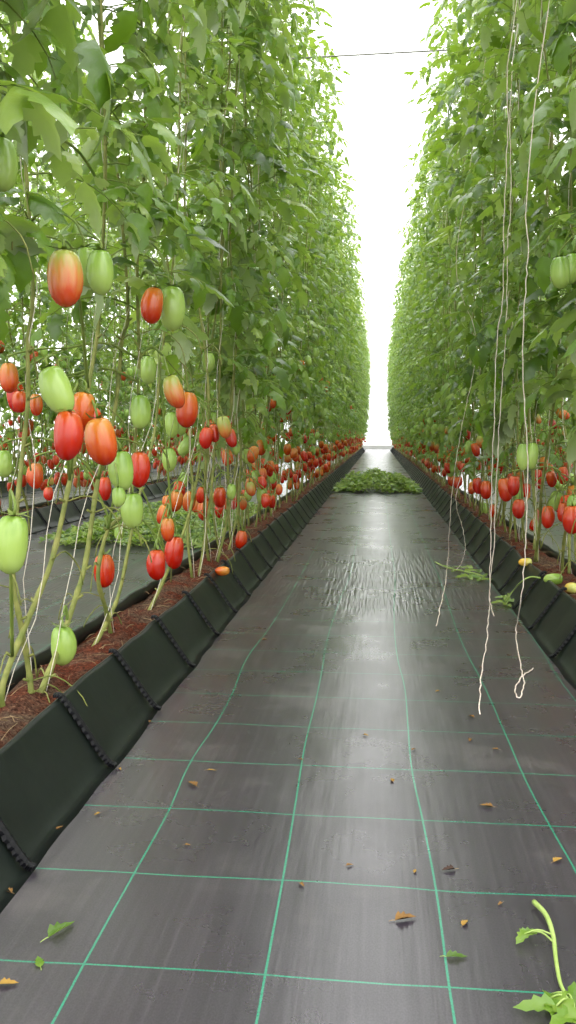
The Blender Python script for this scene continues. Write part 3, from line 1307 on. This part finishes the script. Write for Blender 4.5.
# ------------------------------------------------------------------ loose strings on the right
def hanging(px, x, floor_px, label, r=.0019, mat='pink_twine', top=True):
    """px: pixels of the hanging length, in the vertical plane at x; floor_px: the tail that lies on the ground"""
    P = [on_x(a, b, x) for a, b in px]
    y = P[-1].y
    Q = []
    for (a, b) in px:
        q = on_y(a, b, y)
        Q.append(q)
    pts = []
    if top:
        pts.append(Vector((BED_X - .03, y + .1, TOP)))
        pts.append(Vector((Q[0].x * .5 + BED_X * .5, y + .04, (Q[0].z + TOP) / 2)))
    pts += Q
    fl = [on_z(a, b, .0035) for a, b in floor_px]
    pts += fl
    rng = random.Random(int(x * 1000))
    sp = smooth_path(pts, 7)
    sp = [q + Vector((rng.uniform(-.003, .003), rng.uniform(-.003, .003), 0)) for q in sp]
    for q in sp:
        q.z = max(q.z, r)
    mb = MB()
    tube(mb, sp, r, 5)
    return tag(link('hanging_twine', mb.mesh('hanging_twine', [M[mat]])), label, 'string', 'loose strings hanging beside the right row')


hanging([(510, 45), (508, 130), (504, 220), (503, 300), (497, 340), (494, 420), (492, 470), (491, 530), (490, 580)], .47, [(489, 612), (486, 645), (481, 680), (479, 714)], 'long pale string whose straight tail reaches furthest down the ground cover')
hanging([(513, 62), (511, 190), (508, 245), (506, 330), (501, 400), (497, 470), (494, 540), (491, 575)], .485, [(490, 600), (494, 616)], 'string twisted close beside the longest one, ending in a short tail', r=.0018)
hanging([(530, 150), (528, 250), (525, 300), (523, 370), (527, 440), (527, 500), (525, 550), (521, 600)], .50, [(516, 630), (519, 658), (524, 680), (520, 697), (515, 692), (521, 678), (533, 668)], 'pale string ending in a small loop on the ground cover')
hanging([(466, 190), (456, 260), (463, 300), (475, 330), (474, 370), (465, 410), (456, 460), (450, 520), (448, 560)], .42, [(446, 578), (441, 604), (437, 626)], 'wavy thin string hanging left of the others beside the right row', r=.0018)
hanging([(462, 470), (456, 500), (463, 530), (465, 548)], .53, [(462, 562), (456, 570)], 'short faint string with bent end beside the green sprig', r=.0016, top=False)


# ------------------------------------------------------------------ heaps of clippings
def heap(name, x0, x1, y0, y1, h, label, seed, n):
    rng = random.Random(seed)
    mb = MB()
    for i in range(n):
        u, v = rng.uniform(-1, 1), rng.uniform(-1, 1)
        top = max(0.0, (1 - abs(u) ** 3)) * max(0.0, 1 - v * v) ** .5 * h
        top *= .75 + .35 * math.sin(u * 5 + seed) * math.sin(v * 4 + u * 3) + rng.uniform(-.2, .25)
        x, y = (x0 + x1) / 2 + u * (x1 - x0) / 2, (y0 + y1) / 2 + v * (y1 - y0) / 2 + .12 * math.sin(u * 9 + seed)
        z = .012 + top * rng.random() ** .4
        a = rng.uniform(0, 2 * PI)
        if i % 3 == 0:
            L = rng.uniform(.06, .2)
            d = Vector((math.cos(a) * L, math.sin(a) * L, 0))
            c = Vector((x, y, z + .01))
            e1, e2 = c - d / 2, c + d / 2
            e1.z, e2.z = max(.008, e1.z + rng.uniform(-.05, .02)), max(.008, e2.z + rng.uniform(-.05, .03))
            tube(mb, [e1, c + Vector((0, 0, rng.uniform(0, .025))), e2], rng.uniform(.002, .005), 4, 1, rng.random())
        else:
            d = Vector((math.cos(a), math.sin(a), rng.uniform(-.2, .9)))
            L = rng.uniform(.04, .09)
            b0 = Vector((x, y, z + .012))
            if b0.z + d.normalized().z * L < .01:
                d.z = abs(d.z)
            leaflet(mb, b0, d, Vector((rng.uniform(-.6, .6), rng.uniform(-.8, .3), 1)), L, L * rng.uniform(.5, .8), rng.uniform(0, .15), rng.uniform(-.3, .1), rng.uniform(-.3, .3), 0, rng.uniform(.05, .95))
    for k in range(len(mb.v)):
        if mb.v[k][2] < .003:
            mb.v[k] = (mb.v[k][0], mb.v[k][1], .003)
    return tag(link(name, mb.mesh(name, [M['leaf'], M['cut_stem']])), label, 'clippings', None, 'stuff')


heap('clippings_heap', -.52, .50, 10.6, 12.1, .22, 'heap of cut green leaves and shoots lying across the middle aisle', 21, 3600)
heap('clippings_heap', -2.2, -1.05, 5.3, 8.2, .12, 'heap of green clippings on the ground behind the left row', 22, 4600)


# ------------------------------------------------------------------ single sprigs, leaves and fruit on the ground
def flat_leaf(px, py, size, az, mat, label, cat='leaf', name='fallen_leaf', group=None, fold=.3, asp=.6, lift=.006):
    c = on_z(px, py, 0)
    rng = random.Random(int(px * 7 + py))
    mb = MB()
    a = math.radians(az)
    d = Vector((math.cos(a), math.sin(a), 0))
    leaflet(mb, Vector((0, 0, 0)) - d * size / 2, d, Vector((0, 0, 1)), size, size * asp, -.03, -fold, rng.uniform(.1, .35), 0, rng.uniform(.3, .55))
    tube(mb, [-d * size / 2, -d * size * .62 + Vector((0, size * .05, 0)), -d * size * .8], [size * .02, size * .018, size * .015], 4, 1)
    zmin = min(v[2] for v in mb.v)
    mb.v = [(v[0], v[1], v[2] - zmin + .0015) for v in mb.v]
    o = link(name, mb.mesh(name, [mat, M['cut_stem'] if mat is M['leaf'] else M['straw']]))
    o.location = (c.x, c.y, 0)
    return tag(o, label, cat, group)


flat_leaf(62, 931, .048, 60, M['leaf'], 'curled green leaf on the ground cover at lower left, above a small one', fold=.7, asp=.5)
flat_leaf(39, 963, .026, 120, M['leaf'], 'small green leaf lying on a green line at lower left')
flat_leaf(9, 985, .026, 10, M['ochre'], 'small yellow leaf at the left edge of the ground cover, lowest left', fold=.5)
flat_leaf(192, 785, .030, 140, M['dry'], 'curled brown leaf beside the leftmost long green line', fold=.7)
flat_leaf(406, 920, .034, 20, M['dry'], 'brown curled leaf left of the third long green line near the bottom', fold=.8)
flat_leaf(465, 924, .018, 60, M['ochre'], 'small orange brown leaf scrap right of the third long green line', fold=.6)
flat_leaf(457, 958, .030, 5, M['leaf'], 'small bright green leaf touching the third long green line near the bottom', fold=.4)
flat_leaf(448, 871, .024, 200, M['dark_dry'], 'dark shrivelled leaf right of the third long green line', fold=.8)
flat_leaf(486, 807, .026, 170, M['dry'], 'olive brown dry leaf between the third and fourth long green lines', fold=.6)
flat_leaf(558, 861, .022, 40, M['ochre'], 'tan dry leaf near the right edge above the cut shoot', fold=.6)
flat_leaf(128, 738, .034, 80, M['ochre'], 'yellowish dry leaf at the foot of the left trough', fold=.6)
flat_leaf(212, 771, .022, 5, M['ochre'], 'thin pale dry leaf right of the curled brown leaf', fold=.3, asp=.3)
for i, (px, py, s) in enumerate([(84, 785, .016), (60, 829, .018), (7, 892, .022), (97, 815, .014), (302, 886, .014), (350, 866, .013), (392, 781, .018), (495, 750, .016), (470, 741, .02), (366, 736, .016),
                                 (414, 750, .014), (471, 717, .02), (437, 692, .016), (480, 668, .014), (188, 846, .012), (415, 872, .012), (300, 760, .012), (500, 905, .012), (120, 770, .014), (265, 640, .02), (150, 722, .016)]):
    flat_leaf(px, py, s, i * 77, M['dry'] if i % 3 else M['ochre'], 'tiny dry leaf scrap scattered on the black ground cover', 'leaf scrap', 'leaf_scrap', 'tiny dry leaf scraps on the ground cover', fold=.6)


def sprig(px_path, z_path, leaves, r, label, seed, stem_r0=None):
    rng = random.Random(seed)
    pts = [on_z(a, b, z) for (a, b), z in zip(px_path, z_path)]
    o0 = Vector((pts[0].x, pts[0].y, 0))
    e = bpy.data.objects.new('cut_shoot', None)
    C.objects.link(e)
    e.location = o0
    tag(e, label, 'shoot')
    mb = MB()
    sp = smooth_path([p - o0 for p in pts], 6)
    n = len(sp)
    tube(mb, sp, [r * (1 - .5 * i / n) for i in range(n)], 7)
    link('stem', mb.mesh('stem', [M['cut_stem']]), e)
    for (px, py, az, s, tw) in leaves:
        c = on_z(px, py, .012) - o0
        near = min(sp, key=lambda q: (q - c).length)
        a = math.radians(az)
        d = Vector((math.cos(a), math.sin(a), rng.uniform(.0, .25)))
        m = MB()
        leaflet(m, c - d * s * .5, d, Vector((rng.uniform(-.3, .3), -.3, 1)), s, s * tw, .12, -.25, .25, 0, rng.uniform(.5, .85))
        tube(m, smooth_path([near, near.lerp(c - d * s * .5, .5) + Vector((0, 0, .008)), c - d * s * .5], 3), r * .35, 4, 1)
        zmin = min(v[2] for v in m.v)
        if zmin < .001:
            m.v = [(v[0], v[1], max(.001, v[2])) for v in m.v]
        link('leaf', m.mesh('leaf', [M['leaf'], M['cut_stem']]), e)
    return e


sprig([(534, 902), (546, 915), (553, 935), (556, 960), (561, 985), (572, 1003)], [.008, .012, .012, .01, .009, .008],
      [(522, 937, 230, .034, .7), (531, 932, 20, .03, .7), (534, 1005, 185, .055, .55), (552, 1003, 260, .05, .6), (566, 1010, 300, .06, .7), (574, 992, 80, .05, .6), (562, 1018, 220, .05, .6)],
      .0042, 'cut tomato shoot with pale bent stem at the lower right corner', 31)
sprig([(435, 562), (446, 567), (462, 571), (478, 574), (486, 577)], [.006, .012, .018, .012, .008],
      [(448, 566, 40, .05, .45), (453, 571, 250, .06, .5), (457, 570, 60, .07, .5), (462, 576, 210, .09, .5), (466, 567, 150, .08, .5), (470, 577, 280, .08, .5), (472, 570, 30, .09, .5), (476, 577, 330, .09, .55),
       (480, 570, 80, .08, .5), (483, 575, 100, .09, .5), (479, 579, 250, .08, .5), (486, 579, 10, .08, .55)],
      .004, 'feathery green sprig lying on the ground cover near the right trough', 32)
sprig([(540, 578), (530, 577), (520, 583), (512, 592), (503, 600)], [.16, .17, .14, .06, .01],
      [(497, 602, 200, .07, .5), (503, 596, 120, .08, .5), (509, 600, 300, .08, .5), (512, 594, 60, .07, .5), (505, 603, 260, .07, .5), (514, 601, 340, .07, .5), (500, 597, 160, .06, .5), (509, 605, 280, .06, .5)],
      .004, 'curled green shoot hanging over the rim of the right trough', 33)


def fallen(px, py, L, col, az, label):
    p = on_z(px, py, SOIL_Z + .035)
    f = link('tomato', FRUIT[(col, 1)])
    f.name = 'fallen_tomato'
    f.matrix_world = Matrix.Translation(p) @ Matrix.Rotation(az, 4, 'Z') @ Matrix.Rotation(math.radians(84), 4, 'X') @ Matrix.Diagonal((L, L, L, 1)) @ Matrix.Translation((0, 0, .5))
    return tag(f, label, 'tomato')


fallen(553, 579, .075, 'green', 1.2, 'greenish yellow fallen tomato at the end of the curled shoot')
fallen(572, 588, .07, 'yellow_fruit', .3, 'yellow fallen tomato on the right trough at the picture edge')
fallen(525, 562, .06, 'yellow_fruit', 1.4, 'small pale yellow fallen tomato on the rim of the right trough')
fallen(222, 571, .065, 'orange', 1.3, 'orange red fallen tomato on the soil of the left trough')

# ------------------------------------------------------------------ light: bright overcast sky through the film
w = bpy.data.worlds.new('world')
SC.world = w
w.use_nodes = True
nt = w.node_tree
bg = nt.nodes['Background']
N = NT(nt)
tc = N.n('ShaderNodeTexCoord').outputs['Generated']
sp = N.n('ShaderNodeSeparateXYZ')
N.l(tc, sp.inputs[0])
# overcast sky: about twice as bright overhead as at the horizon
N.l(N.maprange(sp.outputs[2], 0.0, 0.9, 1.7, 4.0), bg.inputs[1])
bg.inputs[0].default_value = (1.0, 0.995, 0.98, 1)

SC.view_settings.view_transform = 'Standard'
SC.view_settings.look = 'None'
SC.view_settings.gamma = 1
SC.view_settings.exposure = 0.42
SC.view_settings.use_curve_mapping = False
SC.cycles.use_denoising = True
SC.cycles.max_bounces = 8
SC.cycles.transparent_max_bounces = 8
